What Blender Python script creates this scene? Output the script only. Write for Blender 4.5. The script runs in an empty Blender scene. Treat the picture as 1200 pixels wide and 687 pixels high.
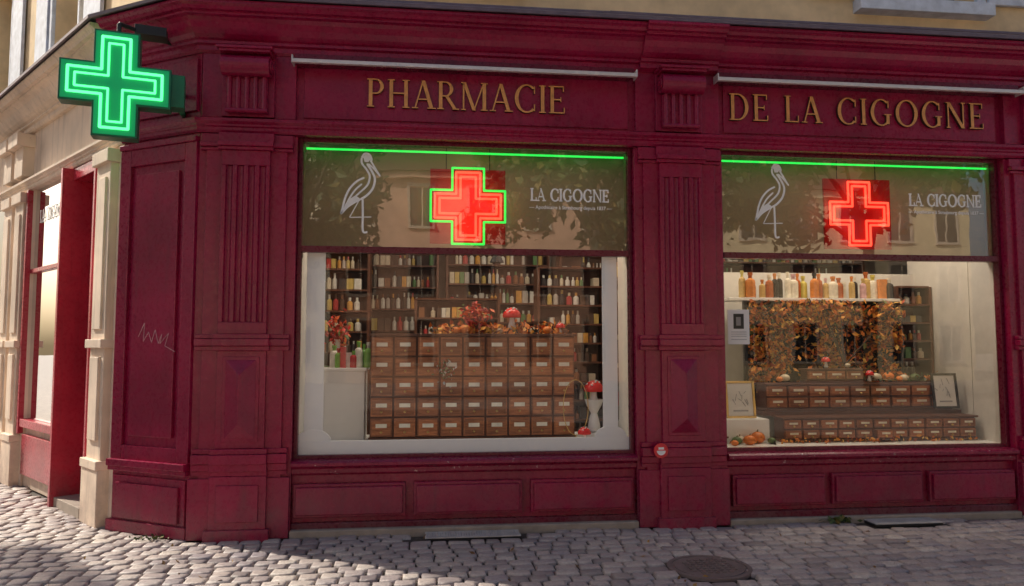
import bpy, math, random
from mathutils import Vector, Matrix
random.seed(7)
R=random.random
def rr(a,b): return a+(b-a)*random.random()
sc=bpy.context.scene
sc.view_settings.view_transform='Standard'; sc.view_settings.look='None'; sc.view_settings.exposure=0

# ------------------------------------------------------------------ materials
def newmat(n):
    m=bpy.data.materials.new(n); m.use_nodes=True
    nt=m.node_tree; b=nt.nodes['Principled BSDF']; return m,nt,b
def mixc(nt,fac,a,b):
    n=nt.nodes.new('ShaderNodeMix'); n.data_type='RGBA'
    if hasattr(fac,'is_linked') or not isinstance(fac,(int,float)): nt.links.new(fac,n.inputs[0])
    else: n.inputs[0].default_value=fac
    for i,v in ((6,a),(7,b)):
        if isinstance(v,(tuple,list)): n.inputs[i].default_value=(*v[:3],1)
        else: nt.links.new(v,n.inputs[i])
    return n.outputs[2]
def noise(nt,scale,detail=4,rough=.6,vec=None):
    n=nt.nodes.new('ShaderNodeTexNoise'); n.inputs['Scale'].default_value=scale
    n.inputs['Detail'].default_value=min(detail,4.5); n.inputs['Roughness'].default_value=rough
    if vec is not None: nt.links.new(vec,n.inputs['Vector'])
    return n.outputs[0]
def ramp(nt,src,stops,const=False):
    n=nt.nodes.new('ShaderNodeValToRGB'); nt.links.new(src,n.inputs[0])
    if const: n.color_ramp.interpolation='CONSTANT'
    e=n.color_ramp.elements
    while len(e)>1: e.remove(e[0])
    e[0].position=stops[0][0]; c=stops[0][1]; e[0].color=(*(c if isinstance(c,(tuple,list)) else (c,c,c)),1)
    for p,c in stops[1:]:
        x=e.new(p); x.color=(*(c if isinstance(c,(tuple,list)) else (c,c,c)),1)
    return n.outputs[0]
def coords(nt,scale=(1,1,1)):
    g=nt.nodes.new('ShaderNodeNewGeometry'); mp=nt.nodes.new('ShaderNodeMapping')
    mp.inputs['Scale'].default_value=scale; nt.links.new(g.outputs['Position'],mp.inputs['Vector']); return mp.outputs[0],g
def bump(nt,b,h,st=.3,dist=.01):
    n=nt.nodes.new('ShaderNodeBump'); n.inputs['Strength'].default_value=st; n.inputs['Distance'].default_value=dist
    nt.links.new(h,n.inputs['Height']); nt.links.new(n.outputs[0],b.inputs['Normal'])
def plain(n,c,rough=.5,metal=0,var=.18,sc_=8,bmp=0.1,spec=.5):
    m,nt,b=newmat(n); p,_=coords(nt)
    ns=noise(nt,sc_,vec=p)
    nt.links.new(mixc(nt,ramp(nt,ns,[(.3,0.),(.7,1.)]),tuple(x*(1-var) for x in c),tuple(min(1,x*(1+var)) for x in c)),b.inputs['Base Color'])
    b.inputs['Roughness'].default_value=rough; b.inputs['Metallic'].default_value=metal
    b.inputs['Specular IOR Level'].default_value=spec
    if bmp: bump(nt,b,noise(nt,sc_*8,2,vec=p),bmp,.004)
    return m
def emis(n,c,s,base=None):
    m,nt,b=newmat(n); b.inputs['Base Color'].default_value=(*(base or c),1)
    b.inputs['Emission Color'].default_value=(*c,1); b.inputs['Emission Strength'].default_value=s
    b.inputs['Roughness'].default_value=.3; return m
def paint(n,c,wear=(.45,.25,.25),rough=.28,wearamt=.71):
    m,nt,b=newmat(n); p,g=coords(nt)
    big=noise(nt,1.6,3,vec=p); fine=noise(nt,30,4,vec=p)
    c1=mixc(nt,ramp(nt,big,[(.3,0.),(.7,1.)]),tuple(x*.78 for x in c),tuple(x*1.2 for x in c))
    ps,_=coords(nt,(14,14,.9)); st=ramp(nt,noise(nt,1.,4,.7,ps),[(.52,0.),(.75,.6)])
    c2=mixc(nt,st,c1,tuple(x*.5+.008 for x in c))
    sx=nt.nodes.new('ShaderNodeSeparateXYZ'); nt.links.new(g.outputs['Position'],sx.inputs[0])
    mr=nt.nodes.new('ShaderNodeMapRange'); mr.inputs[1].default_value=.6; mr.inputs[2].default_value=0.; mr.inputs[3].default_value=0; mr.inputs[4].default_value=.55
    nt.links.new(sx.outputs[2],mr.inputs[0])
    mu=nt.nodes.new('ShaderNodeMath'); mu.operation='MULTIPLY'; nt.links.new(mr.outputs[0],mu.inputs[0]); nt.links.new(ramp(nt,noise(nt,6,4,.7,p),[(.35,0.),(.7,1.)]),mu.inputs[1])
    c3=mixc(nt,mu.outputs[0],c2,(.17,.10,.10))
    chip=ramp(nt,noise(nt,22,4.5,.75,p),[(wearamt,0.),(wearamt+.02,1.)])
    c4=mixc(nt,chip,c3,wear)
    nt.links.new(c4,b.inputs['Base Color'])
    nt.links.new(ramp(nt,fine,[(.3,rough-.08),(.7,rough+.12)]),b.inputs['Roughness'])
    bump(nt,b,fine,.12,.004)
    return m
M_bur=paint('burgundy_paint',(.295,.006,.050))
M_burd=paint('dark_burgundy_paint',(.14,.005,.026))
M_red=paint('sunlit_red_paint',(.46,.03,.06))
M_cream=paint('cream_stone',(.82,.66,.52),wear=(.55,.38,.28),rough=.7,wearamt=.68)
M_wall=plain('beige_render',(.78,.60,.36),.85,bmp=.3,sc_=3)
M_stone=plain('grey_stone_step',(.36,.30,.25),.8,bmp=.5)
M_lead=plain('lead_flashing',(.17,.13,.16),.5,metal=.2)
M_alu=plain('aluminium',(.78,.74,.74),.35,metal=.3,var=.08)
M_gold=plain('gilded_letter',(.80,.37,.12),.38,metal=.2,sc_=20)
M_golds=plain('letter_edge',(.05,.02,.015),.5)
M_white=plain('white_paint',(.90,.90,.88),.4,var=.02)
M_decal=plain('white_vinyl',(.95,.95,.94),.5,var=.01,bmp=0)
M_int=plain('interior_wall',(.64,.61,.56),.8,var=.06)
M_floor=plain('interior_floor',(.30,.24,.18),.4)
M_black=plain('black_paint',(.02,.02,.022),.4)
M_mat=plain('matt_black_backing',(.012,.009,.007),.9,spec=.1)
M_grey=plain('grey_metal',(.42,.42,.43),.45,metal=.4)
M_brass=plain('brass',(.65,.43,.15),.3,metal=.9)
M_paper=plain('paper',(.86,.85,.82),.8,var=.03,bmp=0)
M_label=plain('label',(.85,.80,.66),.7,bmp=0)
M_green=plain('dark_green_metal',(.01,.16,.08),.35)
M_gface=emis('green_led_face',(.0,.30,.10),.55,(.01,.2,.08))
M_gneon=emis('green_neon',(.10,1.,.28),2.2)
M_gneon2=emis('green_neon_line',(.03,.9,.10),1.3)
M_rneon=emis('red_neon',(1.,.07,.035),2.6)
M_rface=emis('red_acrylic',(.30,.004,.006),.22,(.38,.01,.015))
M_rfill=emis('red_fill',(.9,.02,.01),.9,(.5,.02,.02))
M_pump=plain('pumpkin_orange',(.80,.22,.03),.45,sc_=14)
M_pumpw=plain('pumpkin_pale',(.72,.62,.45),.5)
M_pumpg=plain('pumpkin_green',(.10,.16,.05),.5)
M_stem=plain('stem',(.18,.16,.07),.7)
M_mred=plain('mushroom_red',(.70,.015,.015),.25,var=.1)
M_cer=plain('ceramic',(.78,.77,.74),.3,var=.04,bmp=0)
def filmm():
    m,nt,b=newmat('beige_window_film'); p,_=coords(nt,(1,1,.5))
    c=mixc(nt,noise(nt,1.3,3,vec=p),(.36,.29,.21),(.48,.39,.29)); nt.links.new(c,b.inputs['Base Color']); b.inputs['Roughness'].default_value=.55
    t=nt.nodes.new('ShaderNodeBsdfTranslucent'); nt.links.new(c,t.inputs[0]); mx=nt.nodes.new('ShaderNodeMixShader'); mx.inputs[0].default_value=.12
    nt.links.new(b.outputs[0],mx.inputs[1]); nt.links.new(t.outputs[0],mx.inputs[2]); nt.links.new(mx.outputs[0],nt.nodes['Material Output'].inputs[0]); return m
M_film=filmm()
def island(n,stops,rough=.5,const=True,bmp=.1,emit=0):
    m,nt,b=newmat(n); g=nt.nodes.new('ShaderNodeNewGeometry')
    c=ramp(nt,g.outputs['Random Per Island'],stops,const); p,_=coords(nt)
    nt.links.new(mixc(nt,ramp(nt,noise(nt,25,3,vec=p),[(.35,0.),(.7,.25)]),c,(.05,.04,.03)),b.inputs['Base Color'])
    b.inputs['Roughness'].default_value=rough
    return m
M_prod=island('product_boxes',[(0,(.80,.78,.72)),(.20,(.15,.30,.12)),(.26,(.55,.06,.06)),(.31,(.75,.66,.5)),(.42,(.75,.38,.08)),(.50,(.30,.12,.05)),(.60,(.06,.05,.05)),(.74,(.10,.06,.04)),(.84,(.55,.50,.45)),(.92,(.65,.48,.15))],.35)
M_bott=island('bottles',[(0,(.70,.25,.06)),(.22,(.8,.74,.60)),(.42,(.45,.12,.03)),(.55,(.62,.42,.15)),(.68,(.03,.025,.02)),(.80,(.65,.40,.40)),(.9,(.65,.55,.12))],.2)
M_bottg=island('green_red_bottles',[(0,(.20,.5,.08)),(.35,(.6,.05,.06)),(.55,(.85,.82,.75)),(.85,(.25,.5,.12))],.25)
M_leaf=island('autumn_leaves',[(0,(.03,.016,.008)),(.12,(.72,.20,.02)),(.42,(.85,.36,.04)),(.62,(.42,.07,.015)),(.74,(.85,.50,.10)),(.88,(.20,.06,.015)),(.95,(.14,.16,.03))],.6)
M_tleaf=island('tree_leaves',[(0,(.05,.09,.02)),(.35,(.09,.12,.025)),(.6,(.035,.06,.015)),(.85,(.2,.15,.03))],.6)
M_bark=plain('bark',(.10,.075,.055),.9,bmp=.6)
def wood():
    m,nt,b=newmat('drawer_wood'); p,g=coords(nt,(3,20,26))
    w=noise(nt,2.2,4,.65,p)
    c=mixc(nt,ramp(nt,w,[(.3,0.),(.7,1.)]),(.22,.065,.025),(.54,.20,.075))
    hs=nt.nodes.new('ShaderNodeHueSaturation'); nt.links.new(c,hs.inputs['Color'])
    nt.links.new(ramp(nt,g.outputs['Random Per Island'],[(0,.65),(1,1.25)]),hs.inputs['Value'])
    nt.links.new(hs.outputs[0],b.inputs['Base Color']); b.inputs['Roughness'].default_value=.42; bump(nt,b,w,.15,.004); return m
M_wood=wood()
M_woodd=plain('dark_wood',(.12,.042,.02),.45)
def glass(name,ior):
    m=bpy.data.materials.new(name); m.use_nodes=True; nt=m.node_tree; nt.nodes.clear()
    o=nt.nodes.new('ShaderNodeOutputMaterial'); mx=nt.nodes.new('ShaderNodeMixShader'); t=nt.nodes.new('ShaderNodeBsdfTransparent'); g=nt.nodes.new('ShaderNodeBsdfGlossy')
    t.inputs[0].default_value=(.96,.97,.96,1); g.inputs['Roughness'].default_value=.0
    f=nt.nodes.new('ShaderNodeFresnel'); f.inputs[0].default_value=ior
    p,_=coords(nt); bn=nt.nodes.new('ShaderNodeBump'); bn.inputs['Strength'].default_value=.035; bn.inputs['Distance'].default_value=.02
    nt.links.new(noise(nt,1.7,2,vec=p),bn.inputs['Height']); nt.links.new(bn.outputs[0],g.inputs['Normal'])
    nt.links.new(f.outputs[0],mx.inputs[0]); nt.links.new(t.outputs[0],mx.inputs[1]); nt.links.new(g.outputs[0],mx.inputs[2]); nt.links.new(mx.outputs[0],o.inputs[0]); return m
M_glass=glass('window_glass',1.65); M_glassu=glass('upper_window_glass',2.5)
def sett():
    m,nt,b=newmat('cobble_sett'); p,g=coords(nt)
    c=ramp(nt,g.outputs['Random Per Island'],[(0,(.24,.20,.21)),(.2,(.44,.37,.37)),(.5,(.58,.49,.45)),(.75,(.38,.33,.36)),(1,(.72,.63,.56))])
    c=mixc(nt,ramp(nt,noise(nt,40,4,.7,p),[(.35,0.),(.7,.55)]),c,(.16,.13,.13))
    c=mixc(nt,ramp(nt,noise(nt,.9,4,.6,p),[(.4,0.),(.75,.5)]),c,(.62,.53,.45))
    nt.links.new(c,b.inputs['Base Color']); b.inputs['Roughness'].default_value=.48
    bump(nt,b,noise(nt,55,4,.7,p),.6,.009); return m
M_sett=sett()
def groundm():
    m,nt,b=newmat('sand_joint_ground'); p,g=coords(nt)
    br=nt.nodes.new('ShaderNodeTexBrick'); nt.links.new(p,br.inputs['Vector']); br.inputs['Scale'].default_value=1.
    br.inputs['Brick Width'].default_value=.15; br.inputs['Row Height'].default_value=.13; br.inputs['Mortar Size'].default_value=.01
    br.inputs['Color1'].default_value=(.42,.37,.34,1); br.inputs['Color2'].default_value=(.52,.46,.42,1); br.inputs['Mortar'].default_value=(.2,.17,.15,1)
    sx=nt.nodes.new('ShaderNodeVectorMath'); sx.operation='LENGTH'; nt.links.new(g.outputs['Position'],sx.inputs[0])
    f=nt.nodes.new('ShaderNodeMath'); f.operation='GREATER_THAN'; f.inputs[1].default_value=9.5; nt.links.new(sx.outputs['Value'],f.inputs[0])
    s=mixc(nt,ramp(nt,noise(nt,35,4,vec=p),[(.3,0.),(.7,1.)]),(.05,.04,.036),(.13,.11,.09))
    nt.links.new(mixc(nt,f.outputs[0],s,br.outputs[0]),b.inputs['Base Color']); b.inputs['Roughness'].default_value=.85
    return m
M_ground=groundm()

# ------------------------------------------------------------------ mesh builder
class MB:
    def __init__(s,xf=None): s.v=[];s.f=[];s.m=[];s.xf=xf
    def add(s,vs,fs,m=0):
        o=len(s.v)
        s.v+= [tuple(s.xf(*v)) if s.xf else tuple(v) for v in vs]
        s.f+= [tuple(i+o for i in f) for f in fs]; s.m+=[m]*len(fs)
    def box(s,x0,x1,y0,y1,z0,z1,m=0):
        s.add([(x0,y0,z0),(x1,y0,z0),(x1,y1,z0),(x0,y1,z0),(x0,y0,z1),(x1,y0,z1),(x1,y1,z1),(x0,y1,z1)],
              [(0,3,2,1),(4,5,6,7),(0,1,5,4),(1,2,6,5),(2,3,7,6),(3,0,4,7)],m)
    def prism(s,poly,a0,a1,axis='z',m=0):
        n=len(poly)
        def P(p,a):
            return (p[0],p[1],a) if axis=='z' else ((a,p[0],p[1]) if axis=='x' else (p[0],a,p[1]))
        s.add([P(p,a0) for p in poly]+[P(p,a1) for p in poly],
              [tuple(range(n))[::-1],tuple(range(n,2*n))]+[(i,(i+1)%n,n+(i+1)%n,n+i) for i in range(n)],m)
    def pyr(s,x0,x1,z0,z1,y,d,rz,m=0):
        cx=(x0+x1)/2
        s.add([(x0,y,z0),(x1,y,z0),(x1,y,z1),(x0,y,z1),(cx,y-d,z0+rz),(cx,y-d,z1-rz)],[(0,1,4),(1,2,5,4),(2,3,5),(3,0,4,5),(3,2,1,0)],m)
    def lathe(s,prof,c,n=16,m=0,sx=1,ribs=0,ra=0):
        vs=[];fs=[]
        for (r,z) in prof:
            for i in range(n):
                a=2*math.pi*i/n; q=r*(1-ra*abs(math.cos(a*ribs/2))**6) if ribs else r
                vs.append((c[0]+q*math.cos(a)*sx,c[1]+q*math.sin(a),c[2]+z))
        for j in range(len(prof)-1):
            for i in range(n):
                k=(i+1)%n; fs.append((j*n+i,j*n+k,(j+1)*n+k,(j+1)*n+i))
        fs.append(tuple(range(n))[::-1]); fs.append(tuple(range((len(prof)-1)*n,len(prof)*n)))
        s.add(vs,fs,m)
    def tube(s,p0,p1,r,n=10,m=0):
        a=Vector(p0);b=Vector(p1);d=(b-a).normalized(); u=d.orthogonal().normalized(); w=d.cross(u)
        r0,r1=(r if isinstance(r,tuple) else (r,r))
        vs=[a+(u*math.cos(2*math.pi*i/n)+w*math.sin(2*math.pi*i/n))*r0 for i in range(n)]+[b+(u*math.cos(2*math.pi*i/n)+w*math.sin(2*math.pi*i/n))*r1 for i in range(n)]
        s.add([tuple(v) for v in vs],[(i,(i+1)%n,n+(i+1)%n,n+i) for i in range(n)]+[tuple(range(n))[::-1],tuple(range(n,2*n))],m)
    def profile(s,path,prof,m=0,caps=True):
        n=len(path); offs=[]
        for i in range(n):
            ns=[]
            if i>0: d=Vector(path[i])-Vector(path[i-1]); d.normalize(); ns.append(Vector((-d.y,d.x)))
            if i<n-1: d=Vector(path[i+1])-Vector(path[i]); d.normalize(); ns.append(Vector((-d.y,d.x)))
            if len(ns)==2: b=(ns[0]+ns[1]).normalized(); offs.append(b/ b.dot(ns[0]))
            else: offs.append(ns[0])
        k=len(prof); vs=[]
        for i in range(n):
            for (o,z) in prof: vs.append((path[i][0]+offs[i].x*o,path[i][1]+offs[i].y*o,z))
        fs=[]
        for i in range(n-1):
            for j in range(k): 
                l=(j+1)%k; fs.append((i*k+j,i*k+l,(i+1)*k+l,(i+1)*k+j))
        fs.append(tuple(range(k))); fs.append(tuple(range((n-1)*k,n*k))[::-1])
        s.add(vs,fs,m)
    def merge(s,q):
        o=len(s.v); s.f+=[tuple(i+o for i in f) for f in q.f]; s.v+=q.v; s.m+=q.m
def empty(n,parent=None,loc=(0,0,0)):
    e=bpy.data.objects.new(n,None); e.location=loc; sc.collection.objects.link(e)
    if parent: e.parent=parent
    return e
import bmesh
def obj(mb,name,mats,parent=None,bevel=0,smooth=False,seg=2,mat_world=None):
    me=bpy.data.meshes.new(name); me.from_pydata(mb.v,[],mb.f)
    for m in (mats if isinstance(mats,(list,tuple)) else [mats]): me.materials.append(m)
    for p,mi in zip(me.polygons,mb.m): p.material_index=mi
    bm=bmesh.new(); bm.from_mesh(me); bmesh.ops.recalc_face_normals(bm,faces=bm.faces); bm.to_mesh(me); bm.free()
    if smooth:
        for p in me.polygons: p.use_smooth=True
    o=bpy.data.objects.new(name,me); sc.collection.objects.link(o)
    if parent: o.parent=parent
    if bevel:
        b=o.modifiers.new('bev','BEVEL'); b.width=bevel; b.segments=seg; b.limit_method='ANGLE'; b.angle_limit=math.radians(40)
    return o

# ------------------------------------------------------------------ facade geometry
B=Vector((-1.93,.0)); C=Vector((-2.72,.47)); d3=Vector((-.64,.77)).normalized()
E=C+d3*14
dch=(C-B).normalized(); LCH=(C-B).length
def xf_ch(s,dep,z):
    p=B+dch*s+Vector((dch.y,-dch.x))*dep; return (p.x,p.y,z)
def xf_l(s,dep,z):
    p=C+d3*s+Vector((d3.y,-d3.x))*dep; return (p.x,p.y,z)
bld=empty('pharmacy_building')
WIN=[(-1.10,1.91),(2.75,5.62),(6.46,9.3)]
PIL=[(-1.93,-1.10),(1.91,2.75),(5.62,6.46),(9.3,10.2)]
XR=10.2
HB=7.4
P_main=[(XR,0),(B.x,B.y),(C.x,C.y)]
P_left=[(C.x,C.y),(E.x,E.y)]

w=MB()
for a,b in PIL: w.box(a+.003,b-.003,.045,.50,0,3.46)
for a,b in WIN: w.box(a,b,.075,.30,0,.58)
w.box(B.x+.003,XR,.07,.50,3.46,4.62)
w2=MB(xf_ch); w2.box(0,LCH,.02,.3,0,4.62); w.merge(w2)
obj(w,'shopfront_carcass',M_bur,bld,.004)
w=MB()
for i,(a,b) in enumerate(WIN): w.box(a+.04,b-.04,.052,.068,3.60,4.10)
obj(w,'fascia_board',M_bur,bld,.006)
corn=[(-.05,4.13),(.0,4.13),(.02,4.15),(.02,4.19),(.05,4.20),(.05,4.225),(.075,4.235),(.11,4.26),(.145,4.30),(.17,4.345),(.20,4.37),(.235,4.38),(.235,4.40),(.27,4.405),(.285,4.43),(.31,4.445),(.31,4.47),(.0,4.50),(-.05,4.50)]
w=MB(); w.profile(P_main,corn); obj(w,'main_cornice',M_bur,bld)
w=MB(); w.profile(P_left,corn); obj(w,'side_cornice',M_cream,bld)
w=MB(); w.profile([(2.70,-.012),(1.96,-.012)],[(o+.03 if o>0 else o,z-.001) for o,z in corn]); obj(w,'cornice_break',M_bur,bld,.003)
cap=[(-.25,4.505),(.29,4.50),(.325,4.475),(.345,4.475),(.345,4.505),(.29,4.535),(-.25,4.58)]
w=MB(); w.profile(P_main+[tuple(E)],cap); obj(w,'lead_capping',M_lead,bld)
arch=[(-.06,3.43),(.005,3.43),(.02,3.45),(.02,3.475),(.035,3.485),(.035,3.50),(.06,3.52),(.06,3.545),(.02,3.56),(-.06,3.57)]
w=MB(); w.profile(P_main,arch); obj(w,'architrave_moulding',M_bur,bld)
w=MB()
for a,b in WIN:
    w.profile([(b-.002,.06),(a+.002,.06)],[(-.09,.50),(.01,.50),(.03,.52),(.03,.555),(.055,.575),(.085,.585),(.085,.61),(.06,.625),(-.09,.635)])
obj(w,'window_sill',paint('worn_sill_paint',(.26,.009,.05),wear=(.62,.50,.48),wearamt=.635),bld,.002)
w=MB()
pan=[(-1.085,-.135),(-.07,.875),(.95,1.88),(2.80,3.69),(3.755,4.655),(4.72,5.60),(6.5,7.4),(7.46,8.34),(8.4,9.27)]
for a,b in pan:
    w.box(a,b,.025,.08,.145,.43); w.box(a+.025,b-.025,-.004,.026,.17,.405)
obj(w,'riser_panels',M_bur,bld,.010)
w=MB()
for a,b in WIN: w.box(a,b,.03,.09,.0,.105)
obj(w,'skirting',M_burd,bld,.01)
w=MB(); 
w.box(-1.10,1.91,-.03,.06,-.03,.055); w.box(2.75,5.62,-.02,.06,-.03,.045); w.box(6.46,9.3,-.02,.06,-.03,.045)
obj(w,'stone_step',M_stone,bld,.012)

def pilaster(a,b,z0=0):
    w=MB(); c=(a+b)/2; 
    sx0,sx1=c-.20,c+.20
    w.box(a+.0,b-.0,.02,.06,.0,3.42)
    w.box(a+.08,b-.08,-.012,.03,.0,3.42)
    n=4; pts=[(sx0,.0),(sx0,-.055)]
    pitch=.40/(n+.35); fx=sx0+pitch*.30
    for i in range(n):
        x0=fx+i*pitch+.010; x1=fx+(i+1)*pitch-.026; r=(x1-x0)/2
        for k in range(0,9):
            t=math.pi*k/8; pts.append(((x0+x1)/2-r*math.cos(t),-.055+r*1.1*math.sin(t)))
    pts+=[(sx1,-.055),(sx1,.0)]
    w.prism(pts,1.80,3.14,'z')
    w.box(sx0,sx1,-.052,0,1.70,1.80); w.box(sx0,sx1,-.052,0,3.14,3.27)
    for z0_,z1_,o in ((3.27,3.30,.075),(3.30,3.34,.095),(3.34,3.42,.06),(1.66,1.70,.08),(1.60,1.66,.10),(1.56,1.60,.075),(.70,.745,.075),(.62,.70,.10),(.56,.62,.08),(.52,.56,.06)):
        w.box(sx0-.03,sx1+.03,-o,0,z0_,z1_)
        w.box(a+.03,b-.03,-o+.045,.022,z0_+.002,z1_-.002)
    w.box(sx0,sx1,-.04,0,.745,1.56)
    w.box(sx0+.05,sx1-.05,-.05,-.04,.80,1.51)
    w.pyr(sx0+.075,sx1-.075,.825,1.485,-.051,.075,.13)
    w.box(sx0-.03,sx1+.03,-.07,0,.08,.52); w.box(sx0+.03,sx1-.03,-.09,-.068,.15,.45)
    w.box(a+.005,b-.005,-.035,.03,.0,.50)
    w.box(sx0-.06,sx1+.06,-.10,0,-.02,.09)
    w.box(a+.02,b-.02,.01,.08,3.57,4.14)
    w.box(c-.22,c+.22,-.03,.02,3.57,4.13)
    return w
def capital(c):
    w=MB(); h=.17
    w.box(c-h,c+h,-.075,-.02,3.60,3.90)
    for i in range(5):
        x=c-h+.025+i*(2*h-.05)/4
        w.tube((x,-.078,3.62),(x,-.085,3.90),.022,8)
    w.tube((c-h-.005,-.08,3.61),(c+h+.005,-.08,3.61),.022,10)
    w.tube((c-h-.03,-.115,3.985),(c+h+.03,-.115,3.985),.088,24)
    for sgn in (-1,1):
        x=c+sgn*(h+.03); w.tube((x,-.115,3.985),(x+sgn*.012,-.115,3.985),.06,16); w.tube((x,-.115,3.985),(x+sgn*.024,-.115,3.985),.026,12)
    w.box(c-h,c+h,-.10,-.02,3.90,4.04)
    w.box(c-h-.04,c+h+.04,-.20,-.02,4.082,4.105); w.box(c-h-.06,c+h+.06,-.22,-.02,4.105,4.128)
    return w
for i,(a,b) in enumerate(PIL):
    if i==3: continue
    obj(pilaster(a,b),'pilaster_%d'%(i+1),M_bur,bld,.005)
    obj(capital((a+b)/2),'scroll_capital_%d'%(i+1),M_bur,bld,.004)
w=MB(xf_ch)
L=LCH
w.box(.03,L-.03,-.0,.03,.03,.48); w.box(.09,L-.09,-.025,.0,.12,.42)
w.box(0,L,-.035,.03,.52,.56); w.box(0,L,-.055,.03,.56,.62)
w.box(0.0,.13,-.012,.03,.62,3.35); w.box(L-.13,L,-.012,.03,.62,3.35); w.box(.13,L-.13,-.0115,.03,3.20,3.35); w.box(.13,L-.13,-.0115,.03,.62,.74)
w.box(.20,L-.20,-.008,.025,.82,3.12)
w.box(0,L,-.03,.03,3.35,3.40); w.box(.02,L-.02,-.01,.03,3.62,4.08)
w.box(-.01,L+.01,-.03,.03,.0,.1)
obj(w,'corner_panel',M_bur,bld,.006)

# ------------------------------------------------------------------ windows
fr=MB(); gl=MB(); glu=MB(); film=MB()
for a,b in WIN:
    y0,y1=.10,.17
    fr.box(a-.0,a+.035,y0,y1,.63,3.44); fr.box(b-.035,b,y0,y1,.63,3.44)
    fr.box(a+.035,b-.035,y0+.001,y1,3.40,3.44); fr.box(a+.035,b-.035,y0-.015,y1,2.42,2.475); fr.box(a+.035,b-.035,y0+.001,y1,.63,.66)
    gl.add([(a+.03,.145,.65),(b-.03,.145,.65),(b-.03,.145,2.43),(a+.03,.145,2.43)],[(0,1,2,3)])
    glu.add([(a+.03,.145,2.47),(b-.03,.145,2.47),(b-.03,.145,3.42),(a+.03,.145,3.42)],[(0,1,2,3)])
    film.add([(a+.01,.26,2.44),(b-.01,.26,2.44),(b-.01,.26,3.46),(a+.01,.26,3.46)],[(0,1,2,3)])
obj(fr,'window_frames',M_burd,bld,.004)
obj(gl,'window_glass',M_glass,bld); obj(glu,'upper_window_glass',M_glassu,bld)
obj(film,'upper_window_backing',M_film,bld)
w=MB()
for a,b in WIN[:2]: w.tube((a+.05,.19,3.365),(b-.05,.19,3.365),.010,8)
obj(w,'neon_tube_strip',M_gneon2,bld)
w=MB()
w.box(-1.6,10.1,4.6,4.7,.0,3.5); w.box(-1.7,-1.5,.5,4.65,0,3.5); w.box(10.0,10.2,.5,4.7,0,3.5)
w.box(-1.55,10.1,.30,4.6,3.46,3.55)
for a,b in WIN:
    w.box(a,a+.03,.18,.52,.58,3.44); w.box(b-.03,b,.18,.52,.58,3.44)
w.box(2.75,2.778,.53,1.4,.58,3.44,0); w.box(5.592,5.62,.53,1.5,.58,3.44,0)
w.box(2.78,5.59,1.40,1.43,.58,2.42,0)
obj(w,'interior_walls',M_int,bld)
w=MB(); w.box(-1.5,10,.31,4.6,.02,.10); obj(w,'interior_floor',M_floor,bld)
w=MB(); w.box(-1.07,1.88,.18,1.25,.56,.70); w.box(2.78,5.59,.18,1.40,.56,.66); w.box(6.49,9.27,.18,1.3,.56,.66)
obj(w,'display_platform',M_white,bld,.004)
w=MB()
def upper(w,x0,x1,ydep=(.22,.5),wins=()):
    xs=x0
    for a,b in wins:
        w.box(xs,a,ydep[0],ydep[1],4.56,HB); w.box(a,b,ydep[0],ydep[1],4.56,5.02); w.box(a,b,ydep[0],ydep[1],6.9,HB); xs=b
    w.box(xs,x1,ydep[0],ydep[1],4.56,HB)
UW=[(-.4,.8),(4.35,5.55),(7.5,8.7)]; UL=[(1.9,3.1),(5,6.2),(8.5,9.7)]
upper(w,-1.85,XR,wins=UW)
w2=MB(xf_l); upper(w2,-.35,14,wins=UL,ydep=(.22,.55)); w.merge(w2)
w3=MB(xf_ch); w3.box(.05,L-.02,.22,.5,4.56,HB); w.merge(w3)
obj(w,'upper_wall',M_wall,bld)
w=MB()
for xf_,lst in ((None,UW),(xf_l,UL)):
    q=MB(xf_)
    for a,b in lst:
        q.box(a-.12,b+.12,.08,.24,4.90,5.03); q.box(a-.10,a,.18,.23,5.03,7.0); q.box(b,b+.10,.18,.23,5.03,7.0); q.box(a-.1,b+.1,.17,.23,6.9,7.05)
        q.box((a+b)/2-.03,(a+b)/2+.03,.30,.36,5.02,6.9); q.box(a-.62,a-.12,.16,.20,5.05,6.9)
        q.box(b+.12,b+.62,.16,.20,5.05,6.9)
    w.merge(q)
obj(w,'upper_window_surrounds',plain('blue_grey_paint',(.62,.68,.78),.6),bld,.006)
w=MB(); w.box(-1.85,XR,.51,.55,4.58,HB-.1); w.box(-1.8,XR,.1,8,HB,HB+.15); w.box(XR-.1,XR,.5,8,0,HB); w.box(-1.8,XR,8,8.2,0,HB)
q=MB(xf_l); q.box(0,14,.56,.6,4.58,HB-.1); q.box(0,14,.1,6,HB+.002,HB+.148); w.merge(q)
obj(w,'dark_upper_glazing_and_roof',M_black,bld)
w=MB(); w.tube((-1.9,-.18,4.575),(XR,-.18,4.60),.025,10,0); w.tube((1.7,.02,4.66),(5.2,.02,4.64),.045,12,0); w.tube((-1.9,-.05,4.62),(XR,-.05,4.66),.012,8,1)
for x in [i*1.1-1.5 for i in range(11)]: w.box(x,x+.03,-.2,.22,4.545,4.575,0)
obj(w,'roof_pipes',[M_lead,M_black],bld)

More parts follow.
